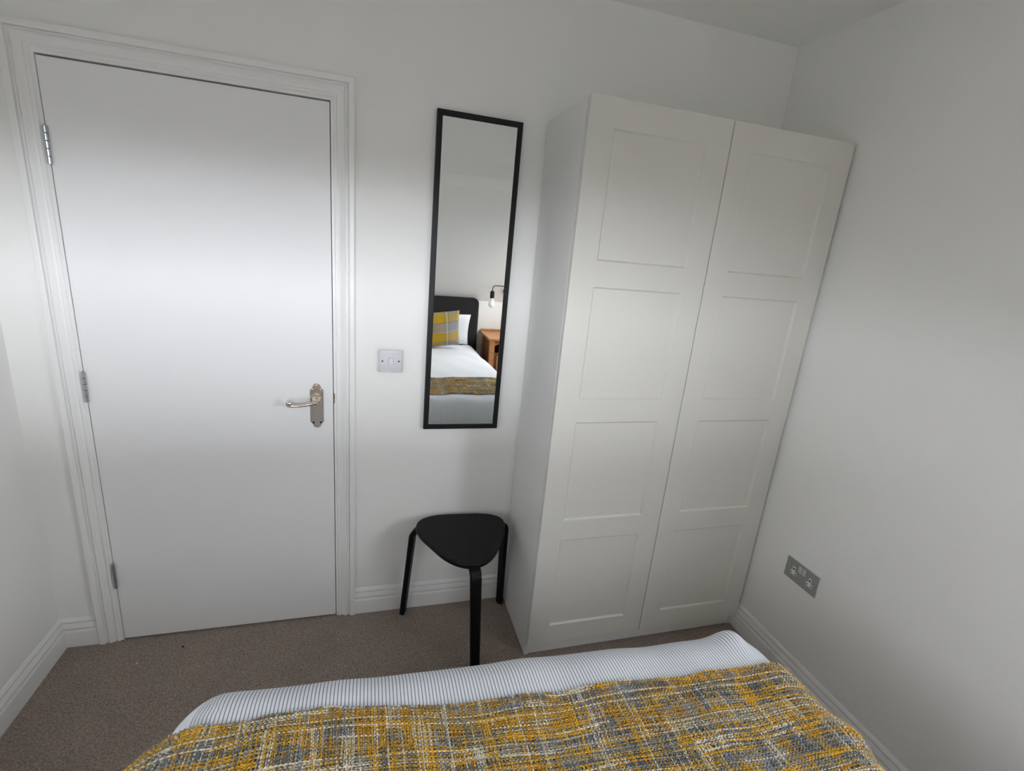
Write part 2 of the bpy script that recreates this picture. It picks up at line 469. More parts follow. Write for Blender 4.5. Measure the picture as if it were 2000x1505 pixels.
# skirting boards: stepped torus profile (height, thickness)
SK = [(0.0, 0.0), (0.0, 0.0170), (0.0630, 0.0170), (0.0645, 0.0165), (0.0720, 0.0138), (0.0723, 0.0012), (0.0770, 0.0010), (0.0773, 0.0128),
      (0.0783, 0.0130), (0.0960, 0.0078), (0.0968, 0.0075), (0.0970, 0.0006), (0.1015, 0.0005), (0.1018, 0.0072), (0.1030, 0.0073), (0.1150, 0.0025), (0.117, 0.0008), (0.117, 0.0)]
def skirting(bm, p0, p1, out):
    A = [bm.verts.new(Vector(p0) + Vector(out) * t + Vector((0, 0, h))) for h, t in SK]
    B = [bm.verts.new(Vector(p1) + Vector(out) * t + Vector((0, 0, h))) for h, t in SK]
    k = len(SK)
    for i in range(k - 1): bm.faces.new((A[i], A[i + 1], B[i + 1], B[i]))
    bm.faces.new((A[0], B[0], B[-1], A[-1])); bm.faces.new(A[::-1]); bm.faces.new(B)
ARCH_W = 0.071
bb = empty('baseboard_back', (0.6, YB, 0), kind='structure')
bm = bmesh.new(); skirting(bm, (XL, YB, 0), (DX0 - ARCH_W + 0.001, YB, 0), (0, -1, 0)); bm_obj('board', bm, M_gloss, bb)
bm = bmesh.new(); skirting(bm, (DX1 + ARCH_W - 0.001, YB, 0), (1.4950, YB, 0), (0, -1, 0)); bm_obj('board', bm, M_gloss, bb)
adopt(bb)
bm = bmesh.new(); skirting(bm, (XL, YR, 0), (XL, YB - 0.0, 0), (1, 0, 0)); tag(bm_obj('baseboard_left', bm, M_gloss), kind='structure')
bm = bmesh.new(); skirting(bm, (XR, YR, 0), (XR, -0.340, 0), (-1, 0, 0)); tag(bm_obj('baseboard_right', bm, M_gloss), kind='structure')

# ------------------------------------------------------------------ door lining and architrave
tr3 = empty('trim_3', (0.38, YB, 0), kind='structure', label='white moulded architrave round the door')
bm = bmesh.new()
add_box(bm, (DX0 - 0.02, 0.0, 0), (DX0 + 0.004, YB + T, DZ + 0.02)); add_box(bm, (DX1 - 0.004, 0.0, 0), (DX1 + 0.02, YB + T, DZ + 0.02)); add_box(bm, (DX0 + 0.004, 0.0, DZ - 0.004), (DX1 - 0.004, YB + T, DZ + 0.02))
bm_obj('door_lining', bm, M_gloss, tr3)
# stops that the leaf closes against, coloured dark as shade in the gap
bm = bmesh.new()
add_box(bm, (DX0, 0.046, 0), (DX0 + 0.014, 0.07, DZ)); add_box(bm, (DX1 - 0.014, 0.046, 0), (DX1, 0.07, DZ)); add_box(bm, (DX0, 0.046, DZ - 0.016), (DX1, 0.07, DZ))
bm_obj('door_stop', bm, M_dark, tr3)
# architrave profile: (distance from opening edge outwards, thickness out from the wall)
AP = [(0.005, 0.0), (0.005, 0.012), (0.008, 0.0145), (0.0135, 0.0145), (0.0150, 0.0095), (0.0175, 0.0090), (0.0185, 0.0120), (0.024, 0.0135), (0.031, 0.0175), (0.036, 0.0200), (0.0385, 0.0195),
      (0.0400, 0.0125), (0.0435, 0.0120), (0.0450, 0.0165), (0.0485, 0.0165), (0.0500, 0.0130), (0.0520, 0.0215), (0.056, 0.0225), (0.067, 0.0225), (0.070, 0.021), (0.071, 0.018), (0.071, 0.0)]
O = (0, -1, 0)
def arch(name, pts):
    return extrude_path(name, AP, pts, M_gloss, tr3)
arch('architrave', [((DX0, YB, 0), (-1, 0, 0), O), ((DX0, YB, DZ), (-1, 0, 1), O)])
arch('architrave', [((DX0, YB, DZ), (-1, 0, 1), O), ((DX1, YB, DZ), (1, 0, 1), O)])
arch('architrave', [((DX1, YB, 0), (1, 0, 0), O), ((DX1, YB, DZ), (1, 0, 1), O)])
box('strike_plate', (DX1 - 0.0045, -0.0006, 0.952), (DX1 + 0.0005, 0.01, 0.990), M_nickel, tr3, 0.001)
adopt(tr3)

# ------------------------------------------------------------------ door
door = empty('door_1', (0.38, 0.02, 0), kind='structure', label='plain white flush door with brass-toned lever')
prism('door_panel', [(0.0, 0.0), (0.759, 0.0), (0.759, 0.044), (0.0, 0.044)], 'z', 0.007, 1.9612, M_door, door)
for z0, z1 in ((1.682, 1.785), (0.958, 1.062), (0.236, 0.339)):
    bm = bmesh.new()
    k = 5; h = (z1 - z0) / k
    for i in range(k):
        add_lathe(bm, [(0.0045, 0), (0.0060, 0.001), (0.0060, h - 0.0016), (0.0045, h - 0.0006)], (-0.0015, -0.0045, z0 + i * h), (0, 0, 1), 14)
    add_lathe(bm, [(0.003, 0), (0.003, 0.003), (0.0, 0.005)], (-0.0015, -0.0045, z1 - 0.001), (0, 0, 1), 10)
    hg = bm_obj('hinge', bm, M_hinge, door)
    box('hinge_leaf', (-0.0022, -0.001, z0), (-0.0006, 0.03, z1), M_hinge, hg)
# lever handle on a shaped backplate
def plate_outline(cx, cz, w, h):
    half = []
    hw, hh = w / 2, h / 2
    # upper right quarter going up: straight side, shoulder step, rounded crown
    pts = [(hw, 0), (hw, hh - 0.030), (hw, hh - 0.0235), (hw - 0.003, hh - 0.0215), (hw - 0.0065, hh - 0.0185), (hw - 0.0090, hh - 0.0125)]
    for a in range(1, 7):
        t = a / 6 * PI / 2
        pts.append(((hw - 0.0095) * math.cos(t), hh - 0.0125 + 0.0125 * math.sin(t)))
    q = pts
    top = q + [(-x, z) for x, z in q[::-1][1:]]
    bot = [(-x, -z) for x, z in top[1:-1]]
    return [(cx + x, cz + z) for x, z in top + bot]
HX, HZ = 0.7025, 0.9415
hp = prism('handle_plate', plate_outline(HX, HZ, 0.0465, 0.172), 'y', -0.0015, 0.0, M_nickel, door)
bm = bmesh.new(); add_prism(bm, plate_outline(HX, HZ, 0.0400, 0.164), 'y', -0.0045, -0.0015)
bm_obj('raised_panel', bm, M_nickel, hp)
for dx in (-0.013, 0.013):
    for dz in (-0.064, 0.064):
        lathe('screw', [(0.0034, 0), (0.0034, 0.0008), (0.0, 0.0016)], (HX + dx, -0.0045, HZ + dz), (0, -1, 0), M_hole if dz < 0 else M_nickel, hp, 12)
lv = lathe('lever', [(0.0150, 0), (0.0158, 0.003), (0.0140, 0.006), (0.0100, 0.009), (0.0085, 0.022), (0.0100, 0.030), (0.0105, 0.040), (0.0095, 0.0475), (0.0, 0.051)], (HX - 0.001, -0.0045, 0.968), (0, -1, 0), M_nickel, door, 24)
yl = -0.046
bm = bmesh.new()
path, rad = [], []
for t in np.linspace(0, 1, 18):
    x = HX - 0.004 - 0.082 * t
    z = 0.967 - 0.0115 * math.sin(min(1, t * 1.05) * PI * 0.62) - 0.001 * t
    path.append((x, yl + 0.004 * t, z)); rad.append(0.0072 - 0.0022 * math.sin(t * PI * 0.9))
x, y, z = path[-1]
cx_, cz_ = x - 0.001, z + 0.0085
for a in np.linspace(-1.35, -4.3, 9):
    path.append((cx_ + 0.0088 * math.cos(a), y, cz_ + 0.0088 * math.sin(a))); rad.append(0.0052)
add_tube(bm, path, rad, 14)
bm_obj('lever_arm', bm, M_nickel, lv, True)
lathe('scroll_end', [(0.0, -0.008), (0.006, -0.007), (0.0078, -0.003), (0.0078, 0.003), (0.006, 0.007), (0.0, 0.008)], (cx_, y, cz_ + 0.001), (0, 1, 0), M_nickel, lv, 16)
adopt(door)

# ------------------------------------------------------------------ light switch
ls = empty('light_switch', (0.965, YB, 1.1185), 'square polished chrome light switch on the wall between door and mirror', 'switch')
bm = bmesh.new()
add_box(bm, (0.9222, -0.0025, 1.0755), (1.0080, YB, 1.1615), 0.0022, 2)
bm_obj('plate', bm, M_chrome, ls)
bm = bmesh.new(); add_box(bm, (0.9245, -0.0036, 1.0778), (1.0057, -0.0025, 1.1592), 0.0008, 1); bm_obj('bevelled_face', bm, M_chrome, ls)
box('rocker_surround', (0.9558, -0.0046, 1.1040), (0.9752, -0.0036, 1.1325), M_greyplastic, ls)
prism('rocker', [(-0.0036, 1.1060), (-0.0058, 1.1060), (-0.0088, 1.1305), (-0.0036, 1.1305)], 'x', 0.9580, 0.9730, M_plastic, ls)
for x in (0.9352, 0.9950):
    s = lathe('screw', [(0.0036, 0), (0.0032, 0.0008), (0.0, 0.0010)], (x, -0.0036, 1.1185), (0, -1, 0), M_screw, ls, 12)
adopt(ls)

# ------------------------------------------------------------------ mirror
mr = empty('wall_mirror', (1.2486, YB, 1.4194), 'tall narrow wall mirror in a thin black frame above the stool', 'mirror')
MX0, MX1, MZ0, MZ1, MF = -0.1507, 0.1507, -0.5740, 0.5740, 0.0195
RA = math.radians(0.2)
def rail(outer0, outer1, in0, in1):
    # mitred rail: flat front with a bevelled inner edge
    bm = bmesh.new()
    st = []
    for (ox, oz), (ix, iz) in ((outer0, in0), (outer1, in1)):
        f = lambda t: (ox + (ix - ox) * t, oz + (iz - oz) * t)
        st.append([(*f(0), 0.0), (*f(0), 0.0210), (*f(0.06), 0.0225), (*f(0.84), 0.0225), (*f(0.95), 0.0210), (*f(1.0), 0.0170), (*f(1.0), 0.0)])
    A = [bm.verts.new((x, -d, z)) for x, z, d in st[0]]; B = [bm.verts.new((x, -d, z)) for x, z, d in st[1]]
    k = len(A)
    for i in range(k): bm.faces.new((A[i], A[(i + 1) % k], B[(i + 1) % k], B[i]))
    bm.faces.new(A); bm.faces.new(B[::-1])
    return bm_obj('frame_rail', bm, M_frame, mr)
oc = [(MX0, MZ0), (MX1, MZ0), (MX1, MZ1), (MX0, MZ1)]
ic = [(MX0 + MF, MZ0 + MF), (MX1 - MF, MZ0 + MF), (MX1 - MF, MZ1 - MF), (MX0 + MF, MZ1 - MF)]
for i in range(4): rail(oc[i], oc[(i + 1) % 4], ic[i], ic[(i + 1) % 4])
g = box('mirror_glass', (MX0 + 0.012, -0.0175, MZ0 + 0.012), (MX1 - 0.012, -0.0125, MZ1 - 0.012), M_mirror, mr)
mr.rotation_euler = (0, RA, 0)

# ------------------------------------------------------------------ wardrobe
X0, X1 = 1.4955, 2.4925
wd = empty('wardrobe', ((X0 + X1) / 2, -0.18, 0), 'tall off-white two-door wardrobe with panelled doors in the corner', 'wardrobe')
YF, DT, ZT = -0.350, 0.019, 2.0145
for xa in (X0, X1 - 0.018):
    box('side_panel', (xa, YF, 0), (xa + 0.018, 0.0, 2.012), M_robe_side, wd, 0.0008, 1)
box('top_panel', (X0 + 0.018, YF + 0.002, 1.994), (X1 - 0.018, 0.0, 2.0115), M_robe_side, wd)
box('bottom_panel', (X0 + 0.018, YF + 0.002, 0.058), (X1 - 0.018, -0.004, 0.076), M_robe_side, wd)
box('back_panel', (X0 + 0.018, -0.004, 0.058), (X1 - 0.018, 0.0, 1.994), M_robe_side, wd)
box('plinth', (X0 + 0.018, YF + 0.003, 0.002), (X1 - 0.018, YF + 0.019, 0.0370), M_robe_side, wd)
PZ = [(0.147, 0.533), (0.616, 1.003), (1.086, 1.4695), (1.5505, 1.934)]
def robe_door(x0, x1):
    za, zb = 0.061, ZT
    yf, yb = YF - DT - 0.0025, YF - 0.0025
    st, sl, dp = 0.0835, 0.006, 0.0065
    a, b_ = x0 + st, x1 - st
    bm = bmesh.new()
    cache = {}
    def V(x, y, z):
        k = (round(x, 5), round(y, 5), round(z, 5))
        if k not in cache: cache[k] = bm.verts.new(k)
        return cache[k]
    def quad(*p): bm.faces.new([V(*q) for q in p])
    zs = [za]
    for p in PZ: zs += [p[0], p[1]]
    zs.append(zb)
    for lo, hi in zip(zs, zs[1:]):
        quad((x0, yf, lo), (a, yf, lo), (a, yf, hi), (x0, yf, hi)); quad((b_, yf, lo), (x1, yf, lo), (x1, yf, hi), (b_, yf, hi))
        quad((x0, yf, lo), (x0, yf, hi), (x0, yb, hi), (x0, yb, lo)); quad((x1, yf, lo), (x1, yb, lo), (x1, yb, hi), (x1, yf, hi))
        if (lo, hi) in PZ:
            i0, i1, l1, h1, y1 = a + sl, b_ - sl, lo + sl, hi - sl, yf + dp
            quad((a, yf, lo), (b_, yf, lo), (i1, y1, l1), (i0, y1, l1)); quad((b_, yf, lo), (b_, yf, hi), (i1, y1, h1), (i1, y1, l1))
            quad((b_, yf, hi), (a, yf, hi), (i0, y1, h1), (i1, y1, h1)); quad((a, yf, hi), (a, yf, lo), (i0, y1, l1), (i0, y1, h1))
        else:
            quad((a, yf, lo), (b_, yf, lo), (b_, yf, hi), (a, yf, hi))
    for z in (za, zb): quad((x0, yf, z), (x1, yf, z), (x1, yb, z), (x0, yb, z))
    for lo, hi in zip(zs, zs[1:]): quad((x0, yb, lo), (x1, yb, lo), (x1, yb, hi), (x0, yb, hi))
    bmesh.ops.remove_doubles(bm, verts=bm.verts, dist=1e-6)
    # soften the outer arris
    es = [e for e in bm.edges if len(e.link_faces) == 2 and all(abs(v.co.y - yf) < 1e-6 for v in e.verts) and
          (all(abs(v.co.x - x0) < 1e-6 for v in e.verts) or all(abs(v.co.x - x1) < 1e-6 for v in e.verts) or
           all(abs(v.co.z - za) < 1e-6 for v in e.verts) or all(abs(v.co.z - zb) < 1e-6 for v in e.verts))]
    bmesh.ops.recalc_face_normals(bm, faces=bm.faces)
    bmesh.ops.bevel(bm, geom=es, offset=0.0018, segments=2, profile=0.5, affect='EDGES')
    d = bm_obj('door', bm, M_robe, wd)
    for lo, hi in PZ:
        box('door_panel', (a + sl - 0.001, yf + dp, lo + sl - 0.001), (b_ - sl + 0.001, yf + dp + 0.006, hi - sl + 0.001), M_robe, d)
    return d
robe_door(X0 + 0.0010, (X0 + X1) / 2 - 0.0014)
robe_door((X0 + X1) / 2 + 0.0014, X1 + 0.0010)
adopt(wd)

# ------------------------------------------------------------------ stool
SC = Vector((1.262, -0.160, 0))
st = empty('stool', SC, 'black three-legged stool with a rounded triangular seat under the mirror', 'stool')
SZ = 0.470
# seat outline: three corner arcs joined by gently bowed sides
def seat_outline(grow=0.0):
    C = [Vector((1.135, -0.103)), Vector((1.385, -0.105)), Vector((1.254, -0.300))]
    r = [0.060, 0.046, 0.079]
    # convex hull of the discs, slightly bowed outwards, sampled by support function
    pts = []
    for i in range(360):
        a = 2 * PI * i / 360
        d = Vector((math.cos(a), math.sin(a)))
        s = [C[j].dot(d) + r[j] for j in range(3)]
        m = max(s); K = 22.0
        w = [math.exp(K * (v - m)) for v in s]; W = sum(w)
        h = m + math.log(W) / K * 0.6
        pts.append((a, h))
    res = []
    N = len(pts)
    for i in range(0, N, 4):
        a, h = pts[i]
        dh = (pts[(i + 1) % N][1] - pts[i - 1][1]) / (2 * 2 * PI / N)
        res.append((h * math.cos(a) - dh * math.sin(a) + grow * math.cos(a), h * math.sin(a) + dh * math.cos(a) + grow * math.sin(a)))
    return res
bm = bmesh.new()
rings = []
for g_, z in ((-0.008, SZ - 0.0215), (-0.002, SZ - 0.0195), (0.0, SZ - 0.016), (0.0, SZ - 0.004), (-0.0016, SZ - 0.0012), (-0.0045, SZ)):
    rings.append([bm.verts.new((x, y, z)) for x, y in seat_outline(g_)])
k = len(rings[0])
for A, B in zip(rings, rings[1:]):
    for i in range(k): bm.faces.new((A[i], A[(i + 1) % k], B[(i + 1) % k], B[i]))
bm.faces.new(rings[0][::-1]); bm.faces.new(rings[-1])
seat = bm_obj('seat', bm, M_black, st)
def bent_leg(p_in, p_bend, p_foot, width, thick):
    """bentwood leg: runs out flat under the seat from p_in, bends at p_bend, goes down to p_foot"""
    p_in, p_bend, p_foot = Vector(p_in), Vector(p_bend), Vector(p_foot)
    d1 = (p_bend - p_in).normalized(); d2 = (p_foot - p_bend).normalized()
    R = 0.042
    a0 = p_bend - d1 * R; a1 = p_bend + d2 * R
    pts = [p_in, a0]
    for t in np.linspace(0, 1, 9)[1:]:
        pts.append(a0 * (1 - t) ** 2 + p_bend * 2 * t * (1 - t) + a1 * t ** 2)
    for t in (0.35, 0.7, 1.0): pts.append(a1 + (p_foot - a1) * t)
    rad = Vector((d1.x, d1.y, 0)).normalized()
    side = Vector((-rad.y, rad.x, 0))
    bm = bmesh.new(); rings = []
    for i, p in enumerate(pts):
        t = (pts[min(i + 1, len(pts) - 1)] - pts[max(i - 1, 0)]).normalized()
        nn = side.cross(t).normalized()
        f = i / (len(pts) - 1)
        w = width * (1.0 if i < 10 else 1.0 - 0.16 * (i - 9) / 3) / 2; h = thick / 2
        c_ = 0.005
        sec = [(-w + c_, -h), (w - c_, -h), (w, -h + c_), (w, h - c_), (w - c_, h), (-w + c_, h), (-w, h - c_), (-w, -h + c_)]
        rings.append([bm.verts.new(p + side * u + nn * v) for u, v in sec])
    k = 8
    for A, B in zip(rings, rings[1:]):
        for i in range(k): bm.faces.new((A[i], A[(i + 1) % k], B[(i + 1) % k], B[i]))
    bm.faces.new(rings[0][::-1]); bm.faces.new(rings[-1])
    bmesh.ops.recalc_face_normals(bm, faces=bm.faces)
    return bm_obj('leg', bm, M_black, st)
zl = SZ - 0.0215 - 0.0105
bent_leg((1.215, -0.145, zl), (1.066, -0.070, zl), (1.036, -0.034, 0.002), 0.040, 0.021)
bent_leg((1.315, -0.145, zl), (1.452, -0.070, zl), (1.470, -0.040, 0.002), 0.040, 0.021)
bent_leg((1.257, -0.215, zl), (1.263, -0.378, zl), (1.284, -0.395, 0.002), 0.042, 0.021)
adopt(st)

# ------------------------------------------------------------------ power socket on the right wall
ps = empty('power_socket', (XR, -0.607, 0.446), 'grey brushed-steel double power socket low on the right wall', 'socket')
def wbox(name, y0, y1, z0, z1, d0, d1, mat, parent, bevel=0.0):
    return box(name, (XR - d1, y0, z0), (XR - d0, y1, z1), mat, parent, bevel)
SY0, SY1, SZ0, SZ1 = -0.680, -0.534, 0.4035, 0.4895
wbox('rim_glint', SY0 - 0.0012, SY1 + 0.0012, SZ0 - 0.0012, SZ1 + 0.0012, 0.0, 0.004, M_rim_glint, ps, 0.001)  # lighter rim colour paints the glint off the plate's bevelled edge
wbox('plate', SY0, SY1, SZ0, SZ1, 0.0, 0.006, M_steel, ps, 0.0012)
for yc in (-0.573, -0.648):
    ins = box('outlet_insert', (XR - 0.0068, yc - 0.0145, 0.428), (XR - 0.0055, yc + 0.0145, 0.443), M_plastic, ps)
    box('earth_insert', (XR - 0.0068, yc - 0.0055, 0.443), (XR - 0.0055, yc + 0.0055, 0.464), M_plastic, ins)
    box('earth_slot', (XR - 0.0074, yc - 0.0021, 0.449), (XR - 0.0066, yc + 0.0021, 0.458), M_hole, ins)
    for s in (-1, 1):
        box('pin_slot', (XR - 0.0074, yc + s * 0.0100 - 0.0028, 0.432), (XR - 0.0066, yc + s * 0.0100 + 0.0028, 0.4365), M_hole, ins)
for yc in (-0.601, -0.619):
    prism('rocker', [(yc - 0.0075, 0.456), (yc + 0.0075, 0.456), (yc + 0.0075, 0.480), (yc - 0.0075, 0.480)], 'x', XR - 0.0095, XR - 0.0055, M_greyplastic, ps)
for yc in (-0.548, -0.666):
    lathe('screw', [(0.0032, 0), (0.0028, 0.0008), (0.0, 0.0012)], (XR - 0.006, yc, 0.4575), (-1, 0, 0), M_hinge, ps, 12)
adopt(ps)

# ------------------------------------------------------------------ bed
BX, YH = 1.205, -2.885
bed = empty('bed', (BX, -1.95, 0), 'double bed with a charcoal upholstered headboard and base', 'bed')
box('base', (BX - 0.66, YH, 0.06), (BX + 0.66, -1.03, 0.33), M_charcoal, bed, 0.015)
for x in (BX - 0.6, BX + 0.6):
    for y in (YH + 0.08, -1.1):
        lathe('leg', [(0.022, 0), (0.028, 0.06)], (x, y, 0), (0, 0, 1), M_black, bed, 14)
box('mattress', (BX - 0.66, YH + 0.005, 0.33), (BX + 0.66, -1.02, 0.575), M_mattress, bed, 0.045, 4)
bm = bmesh.new()                                            # headboard: padded slab with rounded top corners
def rrect(hw, z0, z1, r, n_=8):
    p = [(BX - hw, z0), (BX + hw, z0)]
    for i in range(n_ + 1):
        a = PI / 2 * i / n_; p.append((BX + hw - r + r * math.cos(a), z1 - r + r * math.sin(a)))
    for i in range(n_ + 1):
        a = PI / 2 + PI / 2 * i / n_; p.append((BX - hw + r + r * math.cos(a), z1 - r + r * math.sin(a)))
    return p
secs = [(0.70, 1.06, 0.045, YH - 0.058), (0.71, 1.072, 0.055, YH - 0.045), (0.71, 1.072, 0.055, YH - 0.016), (0.703, 1.065, 0.05, YH - 0.004), (0.69, 1.052, 0.045, YH)]
rings = [[bm.verts.new((x, yy, z)) for x, z in rrect(hw, 0.06, z1, r)] for hw, z1, r, yy in secs]
k = len(rings[0])
for A, B in zip(rings, rings[1:]):
    for i in range(k): bm.faces.new((A[i], A[(i + 1) % k], B[(i + 1) % k], B[i]))
bm.faces.new(rings[0][::-1]); bm.faces.new(rings[-1])
bm_obj('headboard', bm, M_charcoal, bed)
adopt(bed)

# ---- duvet surface: flat cloth coordinates (u across, v towards the foot) -> room
DHX, DR = 0.700, 0.115                # half width to the outside of the drop, roll radius
FU = DHX - DR                          # flat half width
VT = 0.0                               # v = 0 at the foot end of the flat part; v < 0 on top, v > 0 over the foot
ZTOP = 0.648
def foot_y(x): return -0.912 - 0.050 * (x - 1.2)
def roll(s):
    """arc length past the flat -> (outward, down)"""
    s = np.asarray(s, float)
    a = np.clip(s / DR, 0, PI / 2)
    ext = np.maximum(s - DR * PI / 2, 0)
    return DR * np.sin(a) + 0.10 * ext, DR * (1 - np.cos(a)) + 0.985 * ext
def duvet_pos(u, v):
    u = np.asarray(u, float); v = np.asarray(v, float)
    su = np.sign(u); du = np.maximum(np.abs(u) - FU, 0); dv = np.maximum(v, 0)
    s = (du ** 4 + dv ** 4) ** 0.25
    ang = np.arctan2(dv, du + 1e-12)
    o, d = roll(s)
    # soft folds in the drop
    fold = np.clip((s - 0.10) / 0.22, 0, 1)
    o = o + fold * (0.010 * np.sin(u * 17 + v * 5.0) + 0.006 * np.sin(u * 41 + 1.0) + 0.010 * np.sin(v * 19))
    x = su * (np.minimum(np.abs(u), FU) + o * np.cos(ang)) + BX
    yy = np.minimum(v, 0) + o * np.sin(ang)
    y = foot_y(x) - DR + yy
    # shear fades out toward the headboard
    f = np.clip(-v / 1.2, 0, 1)
    y = y + f * 0.050 * (x - 1.2)
    loft = 0.003 * np.sin(u * 5.1 + v * 3.0) * np.cos(v * 4.3 + 0.6) + 0.0018 * np.sin(u * 13 + v * 7) + 0.002 * np.sin(u * 29 - v * 11 + 1.3)
    edge = 0.0030 * np.sin(u * 9.0 + 0.5) + 0.0020 * np.sin(u * 22.0 + 2.0) + 0.0012 * np.sin(u * 47.0)
    near = np.exp(-((v - 0.02) / 0.09) ** 2) * np.clip(1 - s / 0.35, 0, 1)
    peak = 0.026 * np.exp(-(((u - 0.592) / 0.038) ** 2 + ((v - 0.06) / 0.055) ** 2))
    z = ZTOP - d + loft * np.clip(1 - s / 0.3, 0, 1) + near * edge + peak - 0.030 * np.clip(-(v + 0.7) / 0.7, 0, 1)
    return np.stack([x, y, z], -1)

def grid_mesh(name, us, vs_, fn, mats, parent=None, uvname=None, uvfn=None, matfn=None):
    U, V = np.meshgrid(us, vs_, indexing='ij')
    P = fn(U, V).reshape(-1, 3)
    nu, nv = len(us), len(vs_)
    i, j = np.meshgrid(np.arange(nu - 1), np.arange(nv - 1), indexing='ij')
    a = (i * nv + j).ravel()
    F = np.stack([a, a + nv, a + nv + 1, a + 1], 1)
    me = bpy.data.meshes.new(name)
    me.vertices.add(len(P)); me.vertices.foreach_set('co', P.astype(np.float32).ravel())
    me.loops.add(F.size); me.loops.foreach_set('vertex_index', F.astype(np.int32).ravel())
    me.polygons.add(len(F)); me.polygons.foreach_set('loop_start', np.arange(0, F.size, 4, dtype=np.int32))
    me.update(calc_edges=True)
    for m in mats: me.materials.append(m)
    me.polygons.foreach_set('use_smooth', np.ones(len(F), bool))
    if uvname:
        uvl = me.uv_layers.new(name=uvname)
        UVc = uvfn(U.ravel(), V.ravel())
        uvl.data.foreach_set('uv', UVc[F.ravel()].astype(np.float32).ravel())
    if matfn:
        vm = V.ravel()[F].mean(1)
        me.polygons.foreach_set('material_index', matfn(vm).astype(np.int32))
    me.update()
    return link(bpy.data.objects.new(name, me), parent)

LS, LF = 0.40, 0.47
V_SPLIT = -0.30
us = np.concatenate([np.linspace(-FU - LS, -FU, 44)[:-1], np.linspace(-FU, FU, 120), np.linspace(FU, FU + LS, 44)[1:]])
vv = np.concatenate([np.linspace(-1.81, V_SPLIT, 120), np.linspace(V_SPLIT, 0, 40)[1:], np.linspace(0, LF, 50)[1:]])
duvet = grid_mesh('duvet', us, vv, duvet_pos, [M_white_cloth, M_stripe], None, 'cloth', lambda u, v: np.stack([u + 1.0, v], 1), lambda vm: (vm > V_SPLIT) * 1)
so = duvet.modifiers.new('thickness', 'SOLIDIFY'); so.thickness = 0.012; so.offset = -1
tag(duvet, 'white duvet with a blue-grey pinstriped foot end spread over the bed', 'duvet')

# ---- woven throw: real yarns, over and under each other
TH_V0, TH_V1 = -0.052, -0.445
TH_L = 0.235
def throw_pos(a, v):
    """a: distance along the throw across the bed, v along the bed; lies on the duvet and hangs over both sides"""
    skew = 0.004 * (a / 0.7) - 0.006 * np.sin(a * 3.0) + 0.028 * np.exp(-((a + 0.45) / 0.24) ** 2)
    vv_ = v + skew
    p = duvet_pos(a, vv_)
    s = np.maximum(np.abs(a) - FU, 0)
    fl = np.clip(s / 0.2, 0, 1)
    p = p.copy()
    # flare and ripples where it hangs
    rip = 0.016 * np.sin(v * 26 + 1.2 * np.sign(a)) + 0.010 * np.sin(v * 53 + 0.7)
    p[..., 0] += np.sign(a) * (0.006 * (s > 0) + fl * (0.020 + rip + 0.06 * fl * (a < 0)))
    p[..., 2] += 0.0065 + fl * (0.02 + 0.015 * (a < 0)) + 0.0022 * np.sin(a * 31 + v * 17) * np.cos(v * 43 - a * 9)
    return p

def yarn_mesh(name, A, V, parity, colours, R, parent):
    """A, V: (n_yarns, n_samples) cloth coordinates; parity: signed over/under offset; tubes of 5 sides"""
    eps = 1e-3
    n_y, n_s = A.shape
    P = throw_pos(A, V)
    da = throw_pos(A + eps, V) - throw_pos(A - eps, V); dv_ = throw_pos(A, V + eps) - throw_pos(A, V - eps)
    N = np.cross(da, dv_); N /= np.linalg.norm(N, axis=-1, keepdims=True) + 1e-12
    N *= np.sign(N[..., 2:3] + 1e-9) * 1.0
    # keep the normal pointing out of the bed on the hanging sides
    outx = np.sign(A) * N[..., 0]
    N = np.where(((np.abs(A) > FU + 0.05) & (outx < 0))[..., None], -N, N)
    Cc = P + N * parity[..., None]
    Tn = np.gradient(Cc, axis=1); Tn /= np.linalg.norm(Tn, axis=-1, keepdims=True) + 1e-12
    B = np.cross(Tn, N); B /= np.linalg.norm(B, axis=-1, keepdims=True) + 1e-12
    K = 4
    th = 2 * PI * np.arange(K) / K
    ring = Cc[:, :, None, :] + (B[:, :, None, :] * np.cos(th)[None, None, :, None] + N[:, :, None, :] * np.sin(th)[None, None, :, None] * 0.8) * R[:, :, None, None]
    Pv = ring.reshape(-1, 3)
    y_, s_, k_ = np.meshgrid(np.arange(n_y), np.arange(n_s - 1), np.arange(K), indexing='ij')
    base = (y_ * n_s + s_) * K
    k2 = (k_ + 1) % K
    F = np.stack([base + k_, base + k2, base + K + k2, base + K + k_], -1).reshape(-1, 4)
    me = bpy.data.meshes.new(name)
    me.vertices.add(len(Pv)); me.vertices.foreach_set('co', Pv.astype(np.float32).ravel())
    me.loops.add(F.size); me.loops.foreach_set('vertex_index', F.astype(np.int32).ravel())
    me.polygons.add(len(F)); me.polygons.foreach_set('loop_start', np.arange(0, F.size, 4, dtype=np.int32))
    me.update(calc_edges=True)
    me.polygons.foreach_set('use_smooth', np.ones(len(F), bool))
    ca = me.color_attributes.new('dye', 'FLOAT_COLOR', 'POINT')
    cc = np.ones((n_y, n_s, K, 4), np.float32); cc[..., :3] = colours[:, :, None, :]
    ca.data.foreach_set('color', cc.ravel())
    me.materials.append(M_yarn)
    me.update()
    o = link(bpy.data.objects.new(name, me), parent)
    o['kind'] = 'stuff'
    return o

